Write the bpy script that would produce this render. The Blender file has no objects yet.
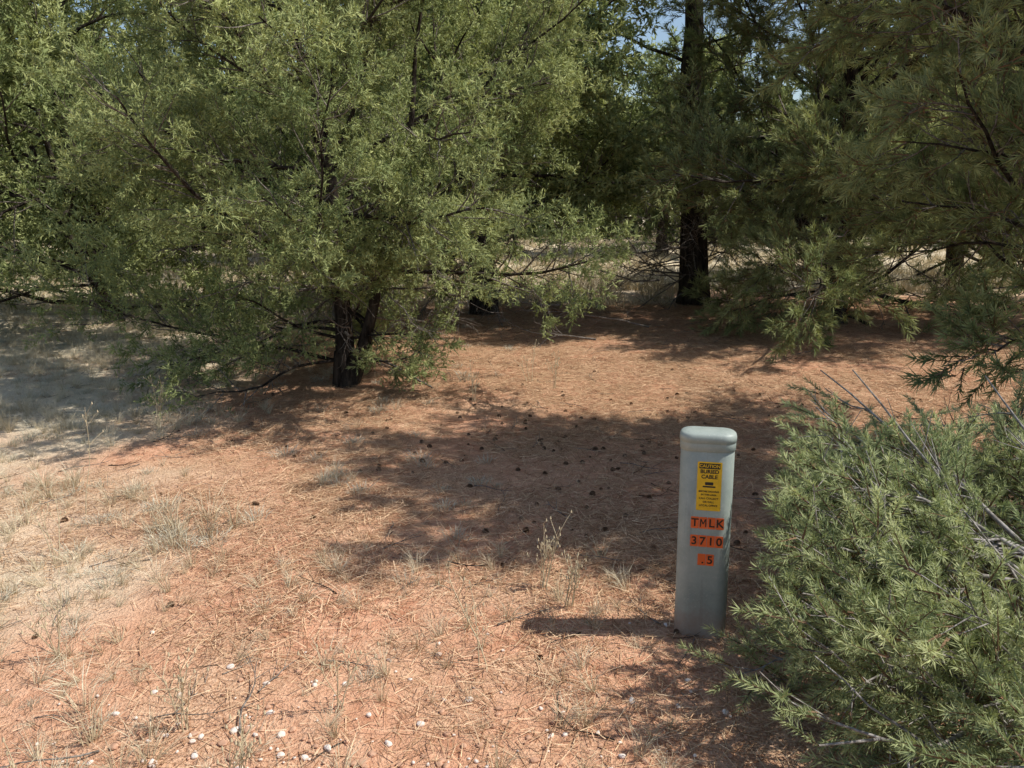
import bpy, math, random
import numpy as np
from mathutils import Vector
random.seed(7); np.random.seed(7)
rnd=random.random
def U(a,b): return a+(b-a)*random.random()
scene=bpy.context.scene
Z=Vector((0,0,1))

# ---------------------------------------------------------------- noise / terrain
_lat=np.random.RandomState(3).rand(256,256)
def vn(x,y):
    x=np.asarray(x,float)+1000.3; y=np.asarray(y,float)+1000.7
    xi=np.floor(x).astype(int); yi=np.floor(y).astype(int)
    fx=x-xi; fy=y-yi
    fx=fx*fx*(3-2*fx); fy=fy*fy*(3-2*fy)
    a=_lat[xi%256,yi%256]; b=_lat[(xi+1)%256,yi%256]; c=_lat[xi%256,(yi+1)%256]; d=_lat[(xi+1)%256,(yi+1)%256]
    return (a*(1-fx)+b*fx)*(1-fy)+(c*(1-fx)+d*fx)*fy
def H(x,y):
    x=np.asarray(x,float); y=np.asarray(y,float)
    h=.10*(vn(x*.35,y*.35)-.5)+.035*(vn(x*1.3,y*1.3)-.5)+.016*(vn(x*4.5+7,y*4.5)-.5)+.010*(vn(x*14,y*14+5)-.5)
    return h
def h1(x,y): return float(H(x,y))
def fieldmask(x,y):
    n=vn(x*.8+3,y*.8)*.6+vn(x*2.6,y*2.6+9)*.4
    a=np.clip((y-11.6)/2.0+(n-.5)*1.5,0,1)
    b=np.clip((-x-1.9+(y-5)*.10)/1.8+(n-.5)*2.0,0,1)
    return np.maximum(a,b)

# ---------------------------------------------------------------- materials
def new_mat(name):
    m=bpy.data.materials.new(name); m.use_nodes=True
    nt=m.node_tree; nt.nodes.clear()
    out=nt.nodes.new('ShaderNodeOutputMaterial')
    return m,nt,out
def N(nt,t,**k):
    n=nt.nodes.new(t)
    for a,b in k.items(): setattr(n,a,b)
    return n
def mix(nt,fac,a,b,bt='MIX'):
    n=nt.nodes.new('ShaderNodeMix'); n.data_type='RGBA'; n.blend_type=bt
    for s,v in ((n.inputs[0],fac),(n.inputs[6],a),(n.inputs[7],b)):
        if hasattr(v,'is_linked'): nt.links.new(v,s)
        elif isinstance(v,(int,float)): s.default_value=v
        else: s.default_value=(*v,1)
    return n.outputs[2]
def ramp(nt,src,stops):
    r=nt.nodes.new('ShaderNodeValToRGB')
    el=r.color_ramp.elements
    while len(el)<len(stops): el.new(.5)
    for e,(p,c) in zip(el,stops):
        e.position=p; e.color=(c,c,c,1) if isinstance(c,(int,float)) else (*c,1)
    nt.links.new(src,r.inputs[0]); return r.outputs[0]
def noise(nt,scale,detail=4,rough=.6,coord=None):
    n=nt.nodes.new('ShaderNodeTexNoise'); n.inputs['Scale'].default_value=scale
    n.inputs['Detail'].default_value=detail; n.inputs['Roughness'].default_value=rough
    if coord: nt.links.new(coord,n.inputs['Vector'])
    return n.outputs[0]
def diffuse(nt,out,c,normal=None):
    p=N(nt,'ShaderNodeBsdfDiffuse'); nt.links.new(c,p.inputs['Color'])
    if normal: nt.links.new(normal,p.inputs['Normal'])
    nt.links.new(p.outputs[0],out.inputs[0])
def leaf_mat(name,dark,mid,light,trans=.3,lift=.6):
    # extra top light built into the leaves: facet normal bent toward the sky
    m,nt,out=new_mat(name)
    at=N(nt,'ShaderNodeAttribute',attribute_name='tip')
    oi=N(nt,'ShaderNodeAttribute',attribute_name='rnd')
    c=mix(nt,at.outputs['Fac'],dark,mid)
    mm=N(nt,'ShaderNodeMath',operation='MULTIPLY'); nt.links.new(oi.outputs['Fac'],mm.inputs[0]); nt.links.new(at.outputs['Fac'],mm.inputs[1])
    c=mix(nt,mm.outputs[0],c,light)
    ge=N(nt,'ShaderNodeNewGeometry'); va=N(nt,'ShaderNodeVectorMath',operation='ADD'); va.inputs[1].default_value=(0,0,lift)
    nt.links.new(ge.outputs['Normal'],va.inputs[0]); vn_=N(nt,'ShaderNodeVectorMath',operation='NORMALIZE'); nt.links.new(va.outputs[0],vn_.inputs[0])
    p=N(nt,'ShaderNodeBsdfDiffuse'); nt.links.new(c,p.inputs['Color']); nt.links.new(vn_.outputs[0],p.inputs['Normal'])
    t=N(nt,'ShaderNodeBsdfTranslucent'); nt.links.new(mix(nt,1.,c,(1.08,1.08,.68),'MULTIPLY'),t.inputs[0])
    ms=N(nt,'ShaderNodeMixShader'); ms.inputs[0].default_value=trans
    nt.links.new(p.outputs[0],ms.inputs[1]); nt.links.new(t.outputs[0],ms.inputs[2]); nt.links.new(ms.outputs[0],out.inputs[0])
    return m
def bark_mat(name,c1,c2,scale=30,stretch=.25,bump=True):
    m,nt,out=new_mat(name)
    tc=N(nt,'ShaderNodeTexCoord'); mp=N(nt,'ShaderNodeMapping'); mp.inputs['Scale'].default_value=(1,1,stretch)
    nt.links.new(tc.outputs['Object'],mp.inputs[0])
    n=noise(nt,scale,4 if bump else 1,.7,mp.outputs[0])
    c=mix(nt,ramp(nt,n,[(.35,0.),(.65,1.)]),c1,c2); nrm=None
    if bump:
        b=N(nt,'ShaderNodeBump'); b.inputs['Strength'].default_value=.9; b.inputs['Distance'].default_value=.03
        nt.links.new(n,b.inputs['Height']); nrm=b.outputs[0]
    diffuse(nt,out,c,nrm); return m
def simple_mat(name,col,rough=.5,var=.0,scale=20,flat=False):
    m,nt,out=new_mat(name)
    tc=N(nt,'ShaderNodeTexCoord')
    n=noise(nt,scale,2 if flat else 5,.65,tc.outputs['Object'])
    lo=tuple(c*(1-var) for c in col); hi=tuple(min(1,c*(1+var)) for c in col)
    c=mix(nt,ramp(nt,n,[(.3,0.),(.7,1.)]),lo,hi)
    if flat: diffuse(nt,out,c); return m
    p=N(nt,'ShaderNodeBsdfPrincipled'); p.inputs['Roughness'].default_value=rough
    nt.links.new(c,p.inputs['Base Color']); nt.links.new(p.outputs[0],out.inputs[0]); return m
def straw_mat(name,a,b):
    m,nt,out=new_mat(name)
    at=N(nt,'ShaderNodeAttribute',attribute_name='tip'); oi=N(nt,'ShaderNodeAttribute',attribute_name='rnd')
    c=mix(nt,at.outputs['Fac'],a,b)
    c=mix(nt,oi.outputs['Fac'],c,mix(nt,1.,c,(.72,.68,.62),'MULTIPLY'))
    diffuse(nt,out,c); return m

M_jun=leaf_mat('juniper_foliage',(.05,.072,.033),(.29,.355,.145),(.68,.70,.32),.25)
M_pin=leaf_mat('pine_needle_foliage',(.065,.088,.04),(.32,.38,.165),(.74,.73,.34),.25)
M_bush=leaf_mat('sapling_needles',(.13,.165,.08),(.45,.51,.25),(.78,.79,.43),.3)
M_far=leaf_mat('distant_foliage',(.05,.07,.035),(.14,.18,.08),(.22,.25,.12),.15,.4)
M_bark=bark_mat('dark_bark',(.016,.013,.011),(.085,.07,.058),22)
M_twig=bark_mat('grey_twig_bark',(.09,.075,.062),(.26,.23,.20),60,1,False)
M_twigs=bark_mat('pale_twig_bark',(.18,.16,.14),(.38,.35,.32),60,1,False)
M_twigbrown=simple_mat('twig_brown',(.20,.13,.08),.8,.3,flat=True)
M_litter=straw_mat('needle_litter',(.28,.13,.065),(.94,.68,.44))
M_straw=straw_mat('dry_grass',(.56,.47,.31),(.92,.84,.64))
M_sage=straw_mat('grey_grass',(.46,.44,.34),(.82,.78,.63))

# ---------------------------------------------------------------- mesh helpers
def link(o,parent=None):
    scene.collection.objects.link(o)
    if parent: o.parent=parent
    return o
def empty(name,loc):
    e=bpy.data.objects.new(name,None); e.location=loc; e.empty_display_size=.2
    return link(e)
def np_mesh(name,V,F,mats,tip=None,midx=None,smooth=False,rn=None):
    me=bpy.data.meshes.new(name)
    V=np.asarray(V,dtype=np.float32); F=np.asarray(F,dtype=np.int32)
    me.vertices.add(len(V)); me.vertices.foreach_set('co',V.ravel())
    k=F.shape[1]
    me.loops.add(F.size); me.loops.foreach_set('vertex_index',F.ravel())
    me.polygons.add(len(F)); me.polygons.foreach_set('loop_start',np.arange(0,F.size,k,dtype=np.int32))
    for m in mats: me.materials.append(m)
    if midx is not None: me.polygons.foreach_set('material_index',np.asarray(midx,dtype=np.int32))
    me.polygons.foreach_set('use_smooth',np.full(len(F),smooth))
    me.update(calc_edges=True)
    for nm,v in (('tip',tip),('rnd',rn)):
        if v is not None:
            a=me.attributes.new(nm,'FLOAT','POINT'); a.data.foreach_set('value',np.asarray(v,dtype=np.float32))
    return me
def tris(P,D,L,W,T0,T1,side=None):
    P=np.asarray(P,float); D=np.asarray(D,float); D/=np.linalg.norm(D,axis=1)[:,None]; n=len(P)
    L=np.broadcast_to(L,n)[:,None]; W=np.broadcast_to(W,n)[:,None]
    s=np.cross(D,np.random.randn(n,3)) if side is None else side
    s=s/np.linalg.norm(s,axis=1)[:,None]
    V=np.stack([P-s*W/2,P+s*W/2,P+D*L],1).reshape(-1,3)
    T=np.stack([T0*np.ones(n),T0*np.ones(n),T1*np.ones(n)],1).ravel()
    return V,T
def src_obj(name,me,coll):
    o=bpy.data.objects.new(name,me); coll.objects.link(o); return o
def mkcoll(name): return bpy.data.collections.new(name)
def perp(d):
    r=Vector((random.gauss(0,1),random.gauss(0,1),random.gauss(0,1)))
    s=d.cross(r)
    return s.normalized() if s.length>1e-6 else Vector((1,0,0))

# --- templates (triangle leaflets, axis +X) -> (V,T,matidx)
def juniper_sprig(ntw=8,nsub=6,w=.0045,ws=.0058,ax=.10,l0=.015,l1=.031):
    P=[];D=[];L=[];W=[];T0=[];T1=[]
    X=Vector((1,0,0))
    def add(p,d,l,w,a,b): P.append(p[:]);D.append(d[:]);L.append(l);W.append(w);T0.append(a);T1.append(b)
    add(Vector((0,0,0)),X,ax,w*.7,.1,.4)
    for k in range(ntw):
        s=U(.1,1.); p=X*ax*s
        d=(X*U(.2,1.0)+Vector((0,random.choice([-1,1])*U(.2,1),U(-.9,.9)))).normalized()
        l=U(.025,.055)*(1.2-.5*s)
        add(p,d,l,w,.2+.3*s,.5+.3*s)
        for j in range(nsub):
            f=U(.1,1.0); q=p+d*l*f
            dd=(d+Vector((random.gauss(0,.55),random.gauss(0,.55),random.gauss(0,.55)))).normalized()
            add(q,dd,U(l0,l1),ws*U(.8,1.15),.25+.25*s+.2*f,.55+.2*f+.25*rnd())
    V,T=tris(P,D,np.array(L),np.array(W),np.array(T0),np.array(T1)); return V,T,np.zeros(len(V)//3,int)
def pine_sprig(n=44,nl=.042,w=.0048,ax=.13):
    P=[];D=[];L=[];T0=[];T1=[]
    for k in range(n):
        s=U(.02,1.)**.75; a=U(0,6.283)
        ang=math.radians(U(25,62)) if s<.92 else math.radians(U(5,45))
        P.append((ax*s,.002*math.cos(a),.002*math.sin(a)))
        D.append((math.cos(ang),math.sin(ang)*math.cos(a),math.sin(ang)*math.sin(a)))
        L.append(nl*U(.75,1.2)); T0.append(.1+.3*s); T1.append(.5+.5*s*rnd())
    V,T=tris(P,D,np.array(L),w,np.array(T0),np.array(T1))
    V2,T2=tris([(0,0,0)]*2,[(1,0,0)]*2,ax,.006,.3,.3)
    return np.vstack([V,V2]),np.concatenate([T,T2]),np.array([0]*n+[1]*2)
def litter(k=40):
    a=np.random.rand(k)*6.283; r=np.sqrt(np.random.rand(k))*.2
    P=np.stack([r*np.cos(a),r*np.sin(a),np.random.rand(k)*.012+.001],1)
    th=np.random.rand(k)*6.283; D=np.stack([np.cos(th),np.sin(th),np.random.randn(k)*.06],1)
    sd=np.stack([-np.sin(th),np.cos(th),np.random.randn(k)*.3],1); t=np.random.rand(k)
    V,T=tris(P,D,np.random.rand(k)*.09+.05,.0030,t,t,sd); return V,T,np.zeros(k,int)
def tuft(nb,hh,spread,w):
    a=np.random.rand(nb)*6.283; r=np.random.rand(nb)*spread*.3
    P=np.stack([r*np.cos(a),r*np.sin(a),0*a-.005],1); ls=np.abs(np.random.randn(nb))*.45+.1
    D=np.stack([np.cos(a)*ls,np.sin(a)*ls,np.ones(nb)],1); D/=np.linalg.norm(D,axis=1)[:,None]
    Lh=np.random.uniform(.25,.6,nb)*hh
    V,T=tris(P,D,Lh*1.6,w,np.random.rand(nb)*.4,.3+np.random.rand(nb)*.5)
    D2=D+np.stack([np.cos(a),np.sin(a),-.5+0*a],1)*(.2+.7*np.random.rand(nb))[:,None]
    V2,T2=tris(P+D*(Lh*.9)[:,None],D2,Lh,w*.7,.4+np.random.rand(nb)*.3,.6+np.random.rand(nb)*.4)
    return np.vstack([V,V2]),np.concatenate([T,T2]),np.zeros(2*nb,int)
def mkset(fn,cnt,mats,**k): return ([fn(**k) for _ in range(cnt)],mats)
S_jun=mkset(juniper_sprig,8,[M_jun])
S_junm=mkset(juniper_sprig,6,[M_jun],ntw=6,nsub=5,w=.006,ws=.008)
S_junc=mkset(juniper_sprig,5,[M_jun],ntw=5,nsub=4,w=.008,ws=.0115)
S_far=mkset(juniper_sprig,5,[M_far],ntw=4,nsub=2,w=.03,ws=.035)
S_pin=mkset(pine_sprig,5,[M_pin,M_twigbrown])
S_pinc=mkset(pine_sprig,5,[M_pin,M_twigbrown],n=24,w=.0075)
S_bush=mkset(pine_sprig,6,[M_bush,M_twigbrown],n=66,nl=.023,w=.0031,ax=.10)
S_lit=mkset(litter,8,[M_litter])
S_tuft=mkset(tuft,4,[M_straw],nb=34,hh=.20,spread=.10,w=.0032); S_low=mkset(tuft,4,[M_sage],nb=60,hh=.07,spread=.22,w=.0034); S_field=mkset(tuft,4,[M_straw],nb=26,hh=.26,spread=.5,w=.014)
def foliage(name,P,R,S,sset,parent=None,tone=None):
    P=np.asarray(P,float);R=np.asarray(R,float);S=np.asarray(S,float); vs,mats=sset
    idx=np.random.randint(0,len(vs),len(P)); rn=np.random.rand(len(P)) if tone is None else np.asarray(tone)
    a,b,c=R[:,0],R[:,1],R[:,2]; ca,sa,cb,sb,cc,sc_=np.cos(a),np.sin(a),np.cos(b),np.sin(b),np.cos(c),np.sin(c)
    M=np.empty((len(P),3,3)); M[:,0,0]=cc*cb; M[:,0,1]=cc*sb*sa-sc_*ca; M[:,0,2]=cc*sb*ca+sc_*sa
    M[:,1,0]=sc_*cb; M[:,1,1]=sc_*sb*sa+cc*ca; M[:,1,2]=sc_*sb*ca-cc*sa; M[:,2,0]=-sb; M[:,2,1]=cb*sa; M[:,2,2]=cb*ca
    M*=S[:,None,None]
    Vs=[];Ts=[];Ms=[];Rs=[]
    for i,(V,T,mi) in enumerate(vs):
        k=np.where(idx==i)[0]
        if not len(k): continue
        W=np.einsum('nij,vj->nvi',M[k],V)+P[k][:,None,:]
        Vs.append(W.reshape(-1,3).astype(np.float32)); Ts.append(np.tile(T,len(k))); Ms.append(np.tile(mi,len(k))); Rs.append(np.repeat(rn[k],len(V)))
    V=np.vstack(Vs); F=np.arange(len(V)).reshape(-1,3)
    return link(bpy.data.objects.new(name,np_mesh(name,V,F,mats,np.concatenate(Ts),np.concatenate(Ms),False,np.concatenate(Rs))),parent)
def ground_set(name,x,y,s,sset,tilt=.08,dz=0.):
    x=np.asarray(x,float);y=np.asarray(y,float)
    return foliage(name,np.stack([x,y,H(x,y)+dz],1),np.stack([np.random.randn(len(x))*tilt,np.random.randn(len(x))*tilt,np.random.rand(len(x))*6.28],1),s,sset)

# ---------------------------------------------------------------- geometry-nodes scatter (small ground things)
_groups={}
def gn_group(coll):
    if coll.name in _groups: return _groups[coll.name]
    g=bpy.data.node_groups.new('scatter_'+coll.name,'GeometryNodeTree')
    g.interface.new_socket('Geometry',in_out='INPUT',socket_type='NodeSocketGeometry')
    g.interface.new_socket('Geometry',in_out='OUTPUT',socket_type='NodeSocketGeometry')
    i=g.nodes.new('NodeGroupInput'); o=g.nodes.new('NodeGroupOutput')
    ci=g.nodes.new('GeometryNodeCollectionInfo'); ci.inputs['Collection'].default_value=coll
    ci.inputs['Separate Children'].default_value=True; ci.inputs['Reset Children'].default_value=True
    ip=g.nodes.new('GeometryNodeInstanceOnPoints'); ip.inputs['Pick Instance'].default_value=True
    def na(nm,t):
        n=g.nodes.new('GeometryNodeInputNamedAttribute'); n.data_type=t; n.inputs['Name'].default_value=nm
        return [s for s in n.outputs if s.enabled and s.name=='Attribute'][0]
    L=g.links.new
    L(i.outputs[0],ip.inputs['Points']); L(ci.outputs[0],ip.inputs['Instance'])
    L(na('idx','INT'),ip.inputs['Instance Index']); L(na('rot','FLOAT_VECTOR'),ip.inputs['Rotation']); L(na('scl','FLOAT'),ip.inputs['Scale'])
    L(ip.outputs[0],o.inputs[0]); _groups[coll.name]=g; return g
def scatter(name,P,R,S,coll,parent=None):
    n=len(P); me=bpy.data.meshes.new(name); me.vertices.add(n)
    me.vertices.foreach_set('co',np.asarray(P,dtype=np.float32).ravel())
    a=me.attributes.new('rot','FLOAT_VECTOR','POINT'); a.data.foreach_set('vector',np.asarray(R,dtype=np.float32).ravel())
    a=me.attributes.new('scl','FLOAT','POINT'); a.data.foreach_set('value',np.asarray(S,dtype=np.float32))
    a=me.attributes.new('idx','INT','POINT'); a.data.foreach_set('value',np.random.randint(0,len(coll.objects),n).astype(np.int32))
    o=bpy.data.objects.new(name,me); m=o.modifiers.new('scatter','NODES'); m.node_group=gn_group(coll)
    link(o,parent); return o

# ---------------------------------------------------------------- branches
class Tubes:
    def __init__(s): s.V=[];s.F=[]
    def add(s,pts,r0,r1,sides=4,rough=0):
        n=len(pts); base=len(s.V); ref=None
        for i,p in enumerate(pts):
            t=(pts[min(i+1,n-1)]-pts[max(i-1,0)])
            if t.length<1e-7: t=Z.copy()
            t.normalize()
            if ref is None: ref=perp(t)
            u=(ref-t*ref.dot(t)); u=u.normalized() if u.length>1e-5 else perp(t); ref=u; w=t.cross(u)
            r=r0+(r1-r0)*(i/(n-1))
            for k in range(sides):
                a=6.28318*k/sides; rr=r*(1+(U(-rough,rough) if rough else 0))
                s.V.append((p+u*math.cos(a)*rr+w*math.sin(a)*rr)[:])
        for i in range(n-1):
            for k in range(sides):
                a=base+i*sides+k; b=base+i*sides+(k+1)%sides
                s.F.append((a,b,b+sides,a+sides))
    def obj(s,name,mat,parent):
        if not s.F: return
        return link(bpy.data.objects.new(name,np_mesh(name,s.V,s.F,[mat],smooth=True)),parent)
def path(p,d,L,n,wig,up):
    pts=[p.copy()]; d=d.normalized()
    for i in range(n):
        d=(d+Vector((random.gauss(0,wig),random.gauss(0,wig),random.gauss(0,wig)+up))).normalized()
        p=p+d*(L/n); pts.append(p.copy())
    return pts
def at(pts,s):
    f=s*(len(pts)-1); i=min(int(f),len(pts)-2); return pts[i].lerp(pts[i+1],f-i),(pts[i+1]-pts[i]).normalized()

def tree(name,x,y,height,R,tr,nprim,prof,sset,zmin=.3,sp=.09,ssc=(.8,1.3),lean=(0,0),elev=(0,60),up=.03,fine=True,dead=0,bare=.25,
         nsec=7.,stems=1,spread=.9,barkmat=None,n3k=8.,twigs=True,zmax=99,skip=.12,twigmat=None,keep=None,deadup=.3,deadL=1.,seed=None):
    random.seed(seed if seed is not None else int(abs(x)*131+y*17)); np.random.seed(int(abs(x)*91+y*13))
    z0=h1(x,y)-.05; par=empty(name,(x,y,z0))
    big=Tubes(); small=Tubes(); P=[];R_=[];S=[];TN=[]; tone=[.5]
    ok=lambda p: (keep is None) or keep(p.x+x,p.y+y,p.z)
    def sprig(p,d,sc=1.):
        if p.z<.04 or p.z>zmax or not ok(p): return
        d=(d+Vector((random.gauss(0,.35),random.gauss(0,.35),random.gauss(0,.3)+.12))).normalized()
        P.append(p[:]); R_.append((U(0,6.28),-math.asin(max(-1,min(1,d.z))),math.atan2(d.y,d.x))); S.append(U(*ssc)*sc)
        TN.append(max(0,min(1,tone[0]+random.gauss(0,.18))))
    trunks=[]
    for s in range(stems):
        d=Vector((lean[0]+(random.gauss(0,.28) if s else 0),lean[1]+(random.gauss(0,.28) if s else 0),1))
        tp=path(Vector((U(-.05,.05)*(s>0),U(-.05,.05)*(s>0),0)),d,height*(1 if s==0 else U(.6,.85)),14,.05,.06)
        r=tr*(1 if s==0 else .6)
        big.add(tp,r,r*.12,12,.08); trunks.append((tp,r))
        if s==0: big.add([Vector((0,0,-.02)),Vector((0,0,.12)),Vector((0,0,.35))],tr*1.3,tr*.95,12,.12)
    az=U(0,6.28)
    for i in range(nprim):
        tp,r=trunks[0] if (stems==1 or rnd()<.5) else random.choice(trunks)
        t=(i+rnd())/nprim; t=zmin/height+t*(1-zmin/height)
        p,_=at(tp,min(t,.99)); az+=2.4+U(-.5,.5); a=az; pt=rnd()
        L=R*prof(t,a)*U(.72,1.15)
        if L<.12: continue
        el=math.radians(elev[0]+(elev[1]-elev[0])*t+random.gauss(0,9))
        d=Vector((math.cos(a)*math.cos(el),math.sin(a)*math.cos(el),math.sin(el)))
        pp=path(p,d,L,8,.13,up)
        while len(pp)>3 and not ok(pp[-1]): pp.pop()
        br=max(.006,min(r*.35,.009*L+.004)); big.add(pp,br,br*.25,6)
        n2=int(L*nsec)+2
        for k in range(n2):
            s=bare+(1-bare)*((k+rnd())/n2); q,td=at(pp,min(s,.995))
            l2=L*U(.2,.42)*(1.15-.65*s); d2=(td+perp(td)*U(.6,1.3)*spread+Z*.1).normalized()
            q2=path(q,d2,l2,4,.14,up)
            if not ok(q2[-1]) or q2[-1].z>zmax+.05: continue
            small.add(q2,br*.4*(1-.5*s)+.002,.0018,3)
            if rnd()<skip: continue
            tone[0]=.55*pt+.45*rnd()
            if fine:
                n3=int(l2*n3k)+2
                for m in range(n3):
                    s3=.15+.85*((m+rnd())/n3); c,cd=at(q2,min(s3,.995))
                    l3=U(.06,.17); d3=(cd+perp(cd)*U(.4,1.1)).normalized()
                    e=c+d3*l3
                    if twigs: small.add([c,e],.0022,.0012,3)
                    nn=max(1,int(l3/sp))
                    for j in range(nn): sprig(c+d3*l3*((j+.6)/nn),d3)
                    sprig(e,d3)
                sprig(q2[-1],(q2[-1]-q2[-2]).normalized())
            else:
                nn=max(2,int(l2/sp))
                for j in range(nn):
                    c,cd=at(q2,(j+.7)/nn if (j+.7)/nn<1 else .99); sprig(c,(cd+perp(cd)*U(0,.9)).normalized())
        sprig(pp[-1],(pp[-1]-pp[-2]).normalized())
    for i in range(dead):
        tp,r=random.choice(trunks); p,_=at(tp,U(.05,.38)*min(1,5/height)); a=U(0,6.28)
        L=R*U(.4,.85)*deadL; d=Vector((math.cos(a),math.sin(a),U(-.25,deadup)))
        pp=path(p,d,L,8,.2,-.01)
        if max(q.z for q in pp)>zmax*.85 or not ok(pp[-1]): continue
        small.add(pp,.012,.003,5)
        for k in range(int(L*9)+3):
            q,td=at(pp,U(.25,.99)); q2=path(q,(td+perp(td)*U(.5,1.3)).normalized(),U(.15,.45)*deadL,5,.25,.0)
            if q2[-1].z>zmax: continue
            small.add(q2,.004,.0012,3)
            for m in range(3):
                c,cd=at(q2,U(.2,.95)); small.add(path(c,(cd+perp(cd)).normalized(),U(.06,.18),3,.25,0),.002,.0008,3)
    big.obj('trunk_and_limbs',barkmat or M_bark,par); small.obj('twigs',twigmat or M_twig,par)
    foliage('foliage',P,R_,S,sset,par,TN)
    return par

def prof_j(t,a): return math.sqrt(max(0,1-((t-.25)/.78)**2)) if t>.25 else 1.0
def prof_p(t,a): return max(.12,(1-t)**.75)*1.15
def pj_main(t,a):
    v=prof_j(t,a)
    if t<.24 and math.cos(a)>.1: v*=.55
    if t<.2 and math.sin(a)<-.3: v*=.72
    return v
def pa(t,a):
    v=prof_j(t,a)
    if math.cos(a)<-.6: v*=.6 if t<.2 else 1.04
    return v
def pbb(t,a):
    v=prof_j(t,a)
    return v*(.82 if math.cos(a)<-.3 and t<.4 else 1)
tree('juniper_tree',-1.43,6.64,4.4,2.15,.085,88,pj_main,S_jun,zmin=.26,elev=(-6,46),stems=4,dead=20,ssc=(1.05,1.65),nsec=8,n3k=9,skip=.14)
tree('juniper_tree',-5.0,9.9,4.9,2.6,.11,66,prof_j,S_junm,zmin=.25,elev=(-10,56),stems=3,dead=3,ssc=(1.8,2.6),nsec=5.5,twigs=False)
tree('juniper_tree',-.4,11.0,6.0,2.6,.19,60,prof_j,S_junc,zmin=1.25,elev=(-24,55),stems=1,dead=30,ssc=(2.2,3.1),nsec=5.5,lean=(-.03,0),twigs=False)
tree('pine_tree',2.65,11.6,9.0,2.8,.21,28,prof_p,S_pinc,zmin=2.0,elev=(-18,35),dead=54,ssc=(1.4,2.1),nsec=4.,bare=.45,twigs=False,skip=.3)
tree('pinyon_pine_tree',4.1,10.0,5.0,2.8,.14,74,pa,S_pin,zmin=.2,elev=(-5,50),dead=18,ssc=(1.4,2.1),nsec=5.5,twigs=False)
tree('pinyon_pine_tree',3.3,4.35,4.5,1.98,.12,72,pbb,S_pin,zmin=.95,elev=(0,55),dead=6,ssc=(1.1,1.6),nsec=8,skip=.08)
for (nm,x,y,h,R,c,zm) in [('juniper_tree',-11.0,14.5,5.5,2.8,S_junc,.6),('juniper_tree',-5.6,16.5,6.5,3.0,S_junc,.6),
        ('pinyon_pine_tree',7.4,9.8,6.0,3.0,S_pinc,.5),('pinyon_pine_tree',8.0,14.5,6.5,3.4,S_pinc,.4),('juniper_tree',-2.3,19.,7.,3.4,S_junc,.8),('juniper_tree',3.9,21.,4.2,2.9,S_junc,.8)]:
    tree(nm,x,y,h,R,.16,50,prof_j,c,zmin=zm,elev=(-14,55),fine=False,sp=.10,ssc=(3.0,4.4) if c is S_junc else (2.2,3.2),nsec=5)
def pb(t,a): return 1.0-.12*t
def kb(X,Y,Zz): return X>.37*Y+.02 or (Zz<.24 and Y<2.28 and X>.42)   # the sapling has not grown across the post
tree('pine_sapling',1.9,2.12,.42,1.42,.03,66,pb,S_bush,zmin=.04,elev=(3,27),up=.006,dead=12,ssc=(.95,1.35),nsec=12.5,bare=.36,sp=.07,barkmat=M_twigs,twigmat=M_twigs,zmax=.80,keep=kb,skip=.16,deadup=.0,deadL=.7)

# ---------------------------------------------------------------- distant tree belt
random.seed(55); np.random.seed(55)
P=[];R_=[];S=[]
for i in range(70):
    x=-38+76*(i+.5)/70+U(-1,1); y=U(24,33)
    h=U(4.5,8); R=U(1.8,3.0)
    if .12<x/y<.36: h=U(2.8,3.9)
    for k in range(330):
        t=rnd()**1.2; a=U(0,6.28); rr=R*math.sqrt(max(0,1-((t-.3)/.75)**2))*U(.45,1.)
        P.append((x+rr*math.cos(a),y+rr*math.sin(a),.1+t*h)); R_.append((U(0,6.28),U(-1.3,.3),a)); S.append(U(5,8) if h>4.5 else U(3,5))
foliage('distant_trees',P,R_,S,S_far)

# ---------------------------------------------------------------- ground
n=520; e=np.linspace(-6,6,n); xs=1.25*np.sinh(e); ys=1.25*np.sinh(e)+3.2
GX,GY=np.meshgrid(xs,ys,indexing='ij'); GZ=H(GX,GY)
V=np.stack([GX,GY,GZ],-1).reshape(-1,3)
ii=np.arange(n*n).reshape(n,n); F=np.stack([ii[:-1,:-1],ii[1:,:-1],ii[1:,1:],ii[:-1,1:]],-1).reshape(-1,4)
m,nt,out=new_mat('red_soil_ground')
tc=N(nt,'ShaderNodeTexCoord'); co=tc.outputs['Object']
n1=noise(nt,1.6,3,.6,co); n2=noise(nt,14,4,.7,co); n3=noise(nt,90,2,.7,co)
soil=mix(nt,ramp(nt,n2,[(.3,0.),(.7,1.)]),(.48,.22,.125),(.77,.45,.29))
lit=mix(nt,ramp(nt,n3,[(.35,0.),(.65,1.)]),(.31,.165,.092),(.80,.54,.35))
base=mix(nt,ramp(nt,n1,[(.40,0.),(.64,.8)]),soil,lit)
straw=mix(nt,ramp(nt,n3,[(.3,0.),(.7,1.)]),(.54,.43,.29),(.88,.77,.57))
fa=N(nt,'ShaderNodeAttribute',attribute_name='tip')
c=mix(nt,fa.outputs['Fac'],base,straw)
ad=N(nt,'ShaderNodeMath',operation='ADD'); nt.links.new(n2,ad.inputs[0]); nt.links.new(n3,ad.inputs[1])
b=N(nt,'ShaderNodeBump'); b.inputs['Strength'].default_value=1.; b.inputs['Distance'].default_value=.014
nt.links.new(ad.outputs[0],b.inputs['Height']); diffuse(nt,out,c,b.outputs[0])
link(bpy.data.objects.new('ground',np_mesh('ground',V,F,[m],fieldmask(GX,GY).ravel(),smooth=True)))

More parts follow.
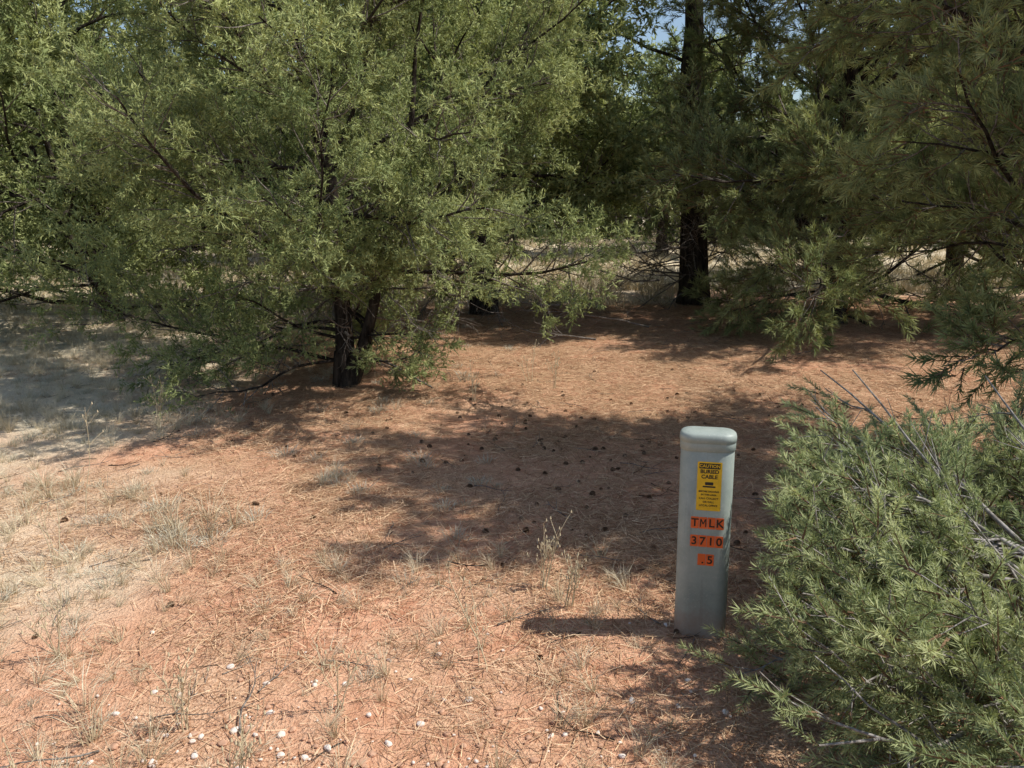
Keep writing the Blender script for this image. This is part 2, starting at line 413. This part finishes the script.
# ---------------------------------------------------------------- needle litter & grass
K=20000
x=np.random.uniform(-5.5,6.5,K); y=1.0+np.random.rand(K)**.9*10.5
dens=.24+1.0*np.clip((y-2.0)/2.2,0,1)*np.clip((x+3.5)/2.5,0,1)+.4*(x>.2)
dens*=(.15+1.7*vn(x*1.4+2,y*1.4)**1.4)*(1-.7*fieldmask(x,y))*(np.abs(x)<y*.75+1.2)
k=np.random.rand(K)<dens; x=x[k];y=y[k]
ground_set('pine_needle_litter',x,y,np.random.uniform(.8,1.25,len(x)),S_lit,0.,.001)
K=7000; y=11.0+np.random.rand(K)**1.6*28; x=np.random.uniform(-1,1,K)*(y*.75+2)
k=np.random.rand(K)<fieldmask(x,y); x=x[k];y=y[k]; ground_set('dry_grass_field',x,y,np.random.uniform(.5,1.2,len(x)),S_field)
K=5600; x=np.random.uniform(-9,-.8,K); y=np.random.uniform(1.6,12,K); k=np.random.rand(K)<(fieldmask(x,y)*.9+.04)*(.2+1.2*vn(x*1.7,y*1.7)); x=x[k];y=y[k]
ground_set('dry_grass_patch',x,y,np.random.uniform(.3,.9,len(x)),S_tuft)
K=3600; x=np.random.uniform(-8,0,K); y=np.random.uniform(1.3,11,K); k=np.random.rand(K)<(fieldmask(x,y)*.8+.09)*vn(x*2.2+4,y*2.2)**1.5*1.8; x=x[k];y=y[k]
ground_set('low_grass_patch',x,y,np.random.uniform(.5,1.2,len(x)),S_low)
K=170; ground_set('sparse_straw',np.random.uniform(-2.1,.5,K),np.random.uniform(1.3,3.4,K),np.random.uniform(.25,.75,K),S_tuft,.4)
cx=[-1.60,-1.45,-1.55,-1.7,-1.35,-1.5,-1.62,-2.45,-2.5,-1.0,-1.05,-.9,-2.6,-1.9,-.42,-1.25,-1.35,-1.1]; cy=[3.55,3.5,3.4,3.62,3.6,3.7,3.35,4.2,4.3,4.25,4.15,4.2,3.3,2.6,2.25,2.05,2.2,1.9]
ground_set('dry_grass_clump',cx,cy,[1.2,1.2,1.1,1.2,1.1,1.1,1.1,.8,.9,.6,.6,.5,1.,.9,.6,.9,1.,.8],S_tuft)
ground_set('low_grass_clump',[-1.6,-1.5,-1.62,-1.4,-1.7,-1.05,-.95,-1.0,-2.4,-2.3,-2.9],[3.45,3.38,3.52,3.45,3.6,4.2,4.15,4.28,4.1,4.2,4.0],[1.4,1.3,1.3,1.2,1.3,1.1,1.,1.1,1.,.9,1.],S_low)

# ---------------------------------------------------------------- weeds (dry stalks)
def weed(x,y,h,n=3,lean=(0,0)):
    T=Tubes(); par=empty('dry_weed',(x,y,h1(x,y)-.01))
    for s in range(n):
        hh=h*U(.55,1) if s else h
        pp=path(Vector((U(-.02,.02),U(-.02,.02),0)),Vector((lean[0]+random.gauss(0,.12),lean[1]+random.gauss(0,.12),1)),hh,9,.05,0)
        T.add(pp,.0026,.0012,5)
        for k in range(6):
            q,td=at(pp,U(.35,.98)); q2=path(q,(td+perp(td)*U(.4,.9)).normalized(),U(.03,.1),3,.15,.02); T.add(q2,.0014,.0009,4)
            T.add([q2[-1],q2[-1]+Vector((0,0,.012))],.004,.0015,5)
    T.obj('stalks',M_straw,par)
weed(-2.18,3.75,.6,1); weed(-2.05,3.3,.35,3); weed(-.1,2.45,.36,2,(-.12,0)); weed(.12,3.0,.3,6,(.1,0)); weed(.22,2.85,.24,5,(.15,0))
weed(-1.0,2.1,.22,4); weed(-.55,2.2,.2,3); weed(-1.6,2.5,.26,4); weed(.35,6.4,.3,3); weed(-.3,6.0,.28,3); weed(.15,6.7,.35,3); weed(-1.3,1.75,.2,5); weed(-.75,1.85,.18,5); weed(-2.4,5.2,.4,3)

# ---------------------------------------------------------------- sticks, cones, pebbles
C_stick=mkcoll('sticks')
for i in range(5):
    T=Tubes(); pp=path(Vector((0,0,.006)),Vector((1,0,0)),U(.12,.4),6,.14,0)
    for q in pp: q.z=abs(q.z)*.4+.005
    T.add(pp,.004,.0015,5)
    for k in range(3):
        q,td=at(pp,U(.3,.9)); T.add([q,q+(td+perp(td)*.8)*.07],.002,.001,4)
    src_obj('stick',np_mesh('stick',T.V,T.F,[M_twig if i%3 else M_bark],smooth=True),C_stick)
K=560; x=np.random.uniform(-4,5,K); y=np.random.uniform(1.9,10,K)
scatter('fallen_sticks',np.stack([x,y,H(x,y)],1),np.stack([x*0,x*0,np.random.rand(K)*6.28],1),np.random.uniform(.3,.9,K),C_stick)
M_cone=simple_mat('cone_brown',(.20,.125,.08),.85,.5,60,True)
C_cone=mkcoll('cones')
for i in range(3):
    Vc=[];Fc=[]
    for k in range(70):
        t=k/70; a=k*2.4; zz=(t-.5)*.05; r=.017*math.sin(math.pi*(.12+.8*t))
        o=np.array([math.cos(a),math.sin(a),0]); s=np.array([-math.sin(a),math.cos(a),0]); up=np.array([0,0,1])
        b0=o*r*.3+up*zz; w=.0065; b=len(Vc)
        Vc+= [b0-s*w*.5,b0+s*w*.5,o*(r+.008)+s*w+up*(zz+.006),o*(r+.008)-s*w+up*(zz+.006)]
        Fc+=[(b,b+1,b+2,b+3)]
    src_obj('pine_cone',np_mesh('pine_cone',Vc,Fc,[M_cone]),C_cone)
K=250; x=np.random.normal(.9,1.4,K); y=np.random.normal(4.9,1.15,K); kk=y>2.6; x=x[kk]; y=y[kk]
x=np.append(x,[-1.75,-2.1,-.95,-1.35,.1,-1.2]); y=np.append(y,[2.62,3.9,5.2,4.7,2.5,3.1])
P=np.stack([x,y,H(x,y)+.003],1); scatter('pine_cones',P,np.random.uniform(0,6.28,(len(x),3)),np.random.uniform(.3,.72,len(x)),C_cone)
M_peb=simple_mat('pale_pebble',(.78,.67,.58),.8,.15,40,True)
M_peb2=simple_mat('red_pebble',(.54,.32,.21),.9,.3,40,True)
C_peb=mkcoll('pebbles')
import bmesh
for i in range(6):
    bm=bmesh.new(); bmesh.ops.create_icosphere(bm,subdivisions=2,radius=.012)
    k=Vector((U(.8,1.4),U(.7,1.1),U(.4,.7)))
    for v in bm.verts:
        q=v.co*80; f=1+.25*math.sin(q.x*2+i)*math.cos(q.y*2.3+i); v.co=Vector((v.co.x*k.x,v.co.y*k.y,v.co.z*k.z))*f
    me=bpy.data.meshes.new('pebble'); bm.to_mesh(me); bm.free(); me.materials.append(M_peb if i%2 else M_peb2)
    src_obj('pebble',me,C_peb)
K=900; x=np.random.normal(-.5,.8,K); y=1.5+np.abs(np.random.randn(K))*.45; P=np.stack([x,y,H(x,y)+.004],1)
scatter('pebbles',P,np.stack([x*0,x*0,np.random.rand(K)*6.28],1),.3+.85*np.random.rand(K)**2.,C_peb)

def dead_branch(x,y,z,d,L,seed):
    random.seed(seed); T=Tubes(); par=empty('dead_branch',(x,y,h1(x,y)+z))
    pp=path(Vector((0,0,0)),Vector(d),L,9,.12,0); T.add(pp,.013,.003,6)
    for k in range(12):
        q,td=at(pp,U(.1,.98)); q2=path(q,(td+perp(td)*U(.5,1.1)+Z*.2).normalized(),U(.12,.4),5,.22,.02); T.add(q2,.0045,.0012,4)
        for m in range(4):
            c,cd=at(q2,U(.2,.95)); T.add(path(c,(cd+perp(cd)).normalized(),U(.05,.16),3,.2,0),.002,.0008,3)
    T.obj('branch',M_twig,par)
dead_branch(3.3,4.0,.35,(-1,-.05,.02),1.7,3); dead_branch(3.4,4.4,.3,(-1,.1,.12),1.3,5); dead_branch(1.6,9.2,.1,(-1,-.3,.1),1.6,9); dead_branch(.9,8.4,.08,(-1,.1,.15),1.3,12); dead_branch(1.9,10.3,.5,(-1,-.3,.0),1.6,15); dead_branch(.6,9.6,.3,(-1,-.1,.1),1.6,16); dead_branch(2.3,10.6,.9,(-1,-.2,-.1),1.5,17)
random.seed(21)

# ---------------------------------------------------------------- utility marker post
px,py=.702,2.68; post=empty('utility_marker_post',(px,py,h1(px,py)-.02)); post.rotation_euler=(math.radians(-.6),math.radians(-.8),math.radians(-13)); post.scale=(.95,.95,.95)
def rrect(hx,hy,r,k=8):
    o=[]
    for (sx,sy,a0) in ((1,1,0),(-1,1,90),(-1,-1,180),(1,-1,270)):
        for i in range(k+1):
            a=math.radians(a0+90*i/k); o.append((sx*(hx-r)+r*math.cos(a),sy*(hy-r)+r*math.sin(a)))
    return o
def loft(name,rings,mat,parent):
    V=[];F=[];n=None
    for (z,hx,hy,r) in rings:
        o=rrect(hx,hy,r); n=len(o); V+=[(a,b,z) for a,b in o]
    for i in range(len(rings)-1):
        for k in range(n):
            F.append((i*n+k,i*n+(k+1)%n,(i+1)*n+(k+1)%n,(i+1)*n+k))
    me=bpy.data.meshes.new(name); me.from_pydata(V,[],F+[tuple(range(len(V)-n,len(V)))]); me.materials.append(mat)
    for p_ in me.polygons: p_.use_smooth=True
    o=link(bpy.data.objects.new(name,me),parent); return o
m,nt,out=new_mat('grey_green_paint')
tc=N(nt,'ShaderNodeTexCoord'); co=tc.outputs['Object']
na=noise(nt,7,6,.7,co); nb=noise(nt,120,3,.7,co)
c=mix(nt,ramp(nt,na,[(.35,0.),(.7,1.)]),(.27,.315,.28),(.39,.43,.385))
c=mix(nt,ramp(nt,nb,[(.58,0.),(.72,.5)]),c,(.52,.52,.47))
mp=N(nt,'ShaderNodeMapping'); mp.inputs['Scale'].default_value=(60,60,3); nt.links.new(co,mp.inputs[0])
c=mix(nt,ramp(nt,noise(nt,1,3,.6,mp.outputs[0]),[(.60,0.),(.78,.35)]),c,(.17,.17,.15))
sx=N(nt,'ShaderNodeSeparateXYZ'); nt.links.new(co,sx.inputs[0])
mz=N(nt,'ShaderNodeMath',operation='MULTIPLY_ADD'); nt.links.new(na,mz.inputs[0]); mz.inputs[1].default_value=.25; nt.links.new(sx.outputs[2],mz.inputs[2])
c=mix(nt,ramp(nt,mz.outputs[0],[(.13,.8),(.27,0.)]),c,(.36,.20,.13))
p=N(nt,'ShaderNodeBsdfPrincipled'); p.inputs['Roughness'].default_value=.5; nt.links.new(c,p.inputs['Base Color'])
b=N(nt,'ShaderNodeBump'); b.inputs['Strength'].default_value=.15; b.inputs['Distance'].default_value=.002; nt.links.new(nb,b.inputs['Height']); nt.links.new(b.outputs[0],p.inputs['Normal'])
nt.links.new(p.outputs[0],out.inputs[0]); M_post=m
loft('body',[(-.15,.098,.056,.048),(.2,.098,.056,.048),(.775,.098,.056,.048),(.778,.096,.054,.046)],M_post,post)
loft('cap',[(.772,.099,.057,.049),(.774,.1015,.0595,.051),(.800,.1015,.0595,.051),(.8055,.1005,.0585,.050),(.8075,.1035,.0615,.053),(.822,.1035,.0615,.053),(.832,.101,.059,.051),(.8385,.094,.052,.045),(.843,.075,.035,.03),(.8445,.05,.015,.013)],M_post,post)
M_or=simple_mat('orange_label',(.85,.15,.03),.45,.12,30); M_ye=simple_mat('yellow_label',(.88,.53,.02),.45,.1,30); M_bk=simple_mat('black_print',(.02,.018,.015),.5,.2)
def plate(name,cx,cz,w,h,y,mat,r=.002,th=.0012):
    o=rrect(w/2,h/2,r,3); n=len(o)
    V=[(cx+a,y,cz+b) for a,b in o]+[(cx+a,y-th,cz+b) for a,b in o]
    F=[tuple(range(n,2*n)),]+[(k,(k+1)%n,n+(k+1)%n,n+k) for k in range(n)]
    me=bpy.data.meshes.new(name); me.from_pydata(V,[],F); me.materials.append(mat); me.update()
    return link(bpy.data.objects.new(name,me),post)
def text(s,cx,cz,size,y,mat,bold=.0,sx=1.):
    cu=bpy.data.curves.new('txt','FONT'); cu.body=s; cu.size=size; cu.align_x='CENTER'; cu.align_y='CENTER'; cu.offset=bold; cu.extrude=.0004
    o=bpy.data.objects.new('txt',cu); scene.collection.objects.link(o); bpy.context.view_layer.update()
    dg=bpy.context.evaluated_depsgraph_get(); me=bpy.data.meshes.new_from_object(o.evaluated_get(dg)); bpy.data.objects.remove(o)
    me.materials.clear(); me.materials.append(mat)
    t=link(bpy.data.objects.new('lettering',me),post); t.location=(cx,y,cz); t.rotation_euler=(math.pi/2,0,0); t.scale=(sx,1,1); return t
ox=.010; yf=-.0563
def tiles(s,cz,x0,hh):
    for i,ch in enumerate(s):
        cx=ox+x0+i*.0305; plate('letter_tile',cx,cz,.0290,hh,yf,M_or)
        if ch=='.': plate('decimal_point',cx+.004,cz-.012,.006,.006,yf-.0014,M_bk,.0008,.0006)
        elif ch=='M':
            hw=.0095; hz=hh*.34
            for (x0_,z0_,x1_,z1_) in ((-hw,-hz,-hw,hz),(hw,-hz,hw,hz),(-hw+.001,hz,0,-hz*.3),(hw-.001,hz,0,-hz*.3)):
                L_=math.hypot(x1_-x0_,z1_-z0_); nx,nz=-(z1_-z0_)/L_*.0019,(x1_-x0_)/L_*.0019
                d_=yf-.0018-.0002*(abs(x1_)<.001)-.0002*(x0_<0)
                Vq=[(cx+x0_+nx,d_,cz+z0_+nz),(cx+x0_-nx,d_,cz+z0_-nz),(cx+x1_-nx,d_,cz+z1_-nz),(cx+x1_+nx,d_,cz+z1_+nz)]
                me=bpy.data.meshes.new('letter_stroke'); me.from_pydata(Vq,[],[(0,1,2,3)]); me.materials.append(M_bk); link(bpy.data.objects.new('letter_stroke',me),post)
        else: text(ch,cx,cz-.001,hh*.96 ,yf-.0016,M_bk,.0008,1.0)
tiles('TMLK',.495,-.0457,.046); tiles('3710',.422,-.0457,.046); tiles('.5',.347,-.0155,.046)
plate('caution_sticker',ox,.640,.088,.190,yf,M_ye,.004)
plate('sticker_header',ox,.719,.076,.021,yf-.0014,M_bk,.003,.0004)
text('CAUTION',ox,.719,.0165,yf-.0024,M_ye,.0003)
text('BURIED',ox,.697,.020,yf-.0016,M_bk,.0006); text('CABLE',ox,.677,.020,yf-.0016,M_bk,.0006)
plate('sticker_mark',ox,.651,.030,.012,yf-.0014,M_bk,.003,.0004); plate('sticker_mark',ox,.639,.046,.006,yf-.0014,M_bk,.002,.0004)
for i,(s,z) in enumerate((('BEFORE DIGGING',.620),('IN THIS AREA',.607),('CALL COLLECT',.593),('OR CALL',.579),('LOCAL OFFICE',.565))): text(s,ox,z,.0092 if i<2 else .010,yf-.0016,M_bk,.0002)

# ---------------------------------------------------------------- light / sky
el=math.radians(54); phi=math.radians(2)
sd=Vector((math.cos(el)*math.cos(phi),-math.cos(el)*math.sin(phi),math.sin(el)))
L=bpy.data.lights.new('sun','SUN'); L.energy=5.0; L.angle=math.radians(.53); L.color=(1,.965,.90)
so=link(bpy.data.objects.new('sun',L)); so.rotation_euler=sd.to_track_quat('Z','Y').to_euler()
w=bpy.data.worlds.new('World'); scene.world=w; w.use_nodes=True; nt=w.node_tree
sk=nt.nodes.new('ShaderNodeTexSky'); sk.sky_type='NISHITA'; sk.sun_disc=False; sk.sun_elevation=el; sk.sun_rotation=math.atan2(sd.x,sd.y)
bg=nt.nodes['Background']; bg.inputs[1].default_value=.13; nt.links.new(sk.outputs[0],bg.inputs[0])
scene.view_settings.view_transform='Standard'; scene.view_settings.look='None'; scene.view_settings.exposure=0

# ---------------------------------------------------------------- camera
cam=bpy.data.cameras.new('camera'); cam.sensor_width=36; cam.lens=28; cam.clip_end=1000; cam.clip_start=.05
co=link(bpy.data.objects.new('camera',cam)); co.location=(0,0,1.6+h1(0.7,2.7)); co.rotation_euler=(math.radians(90-13.7),0,0)
scene.camera=co
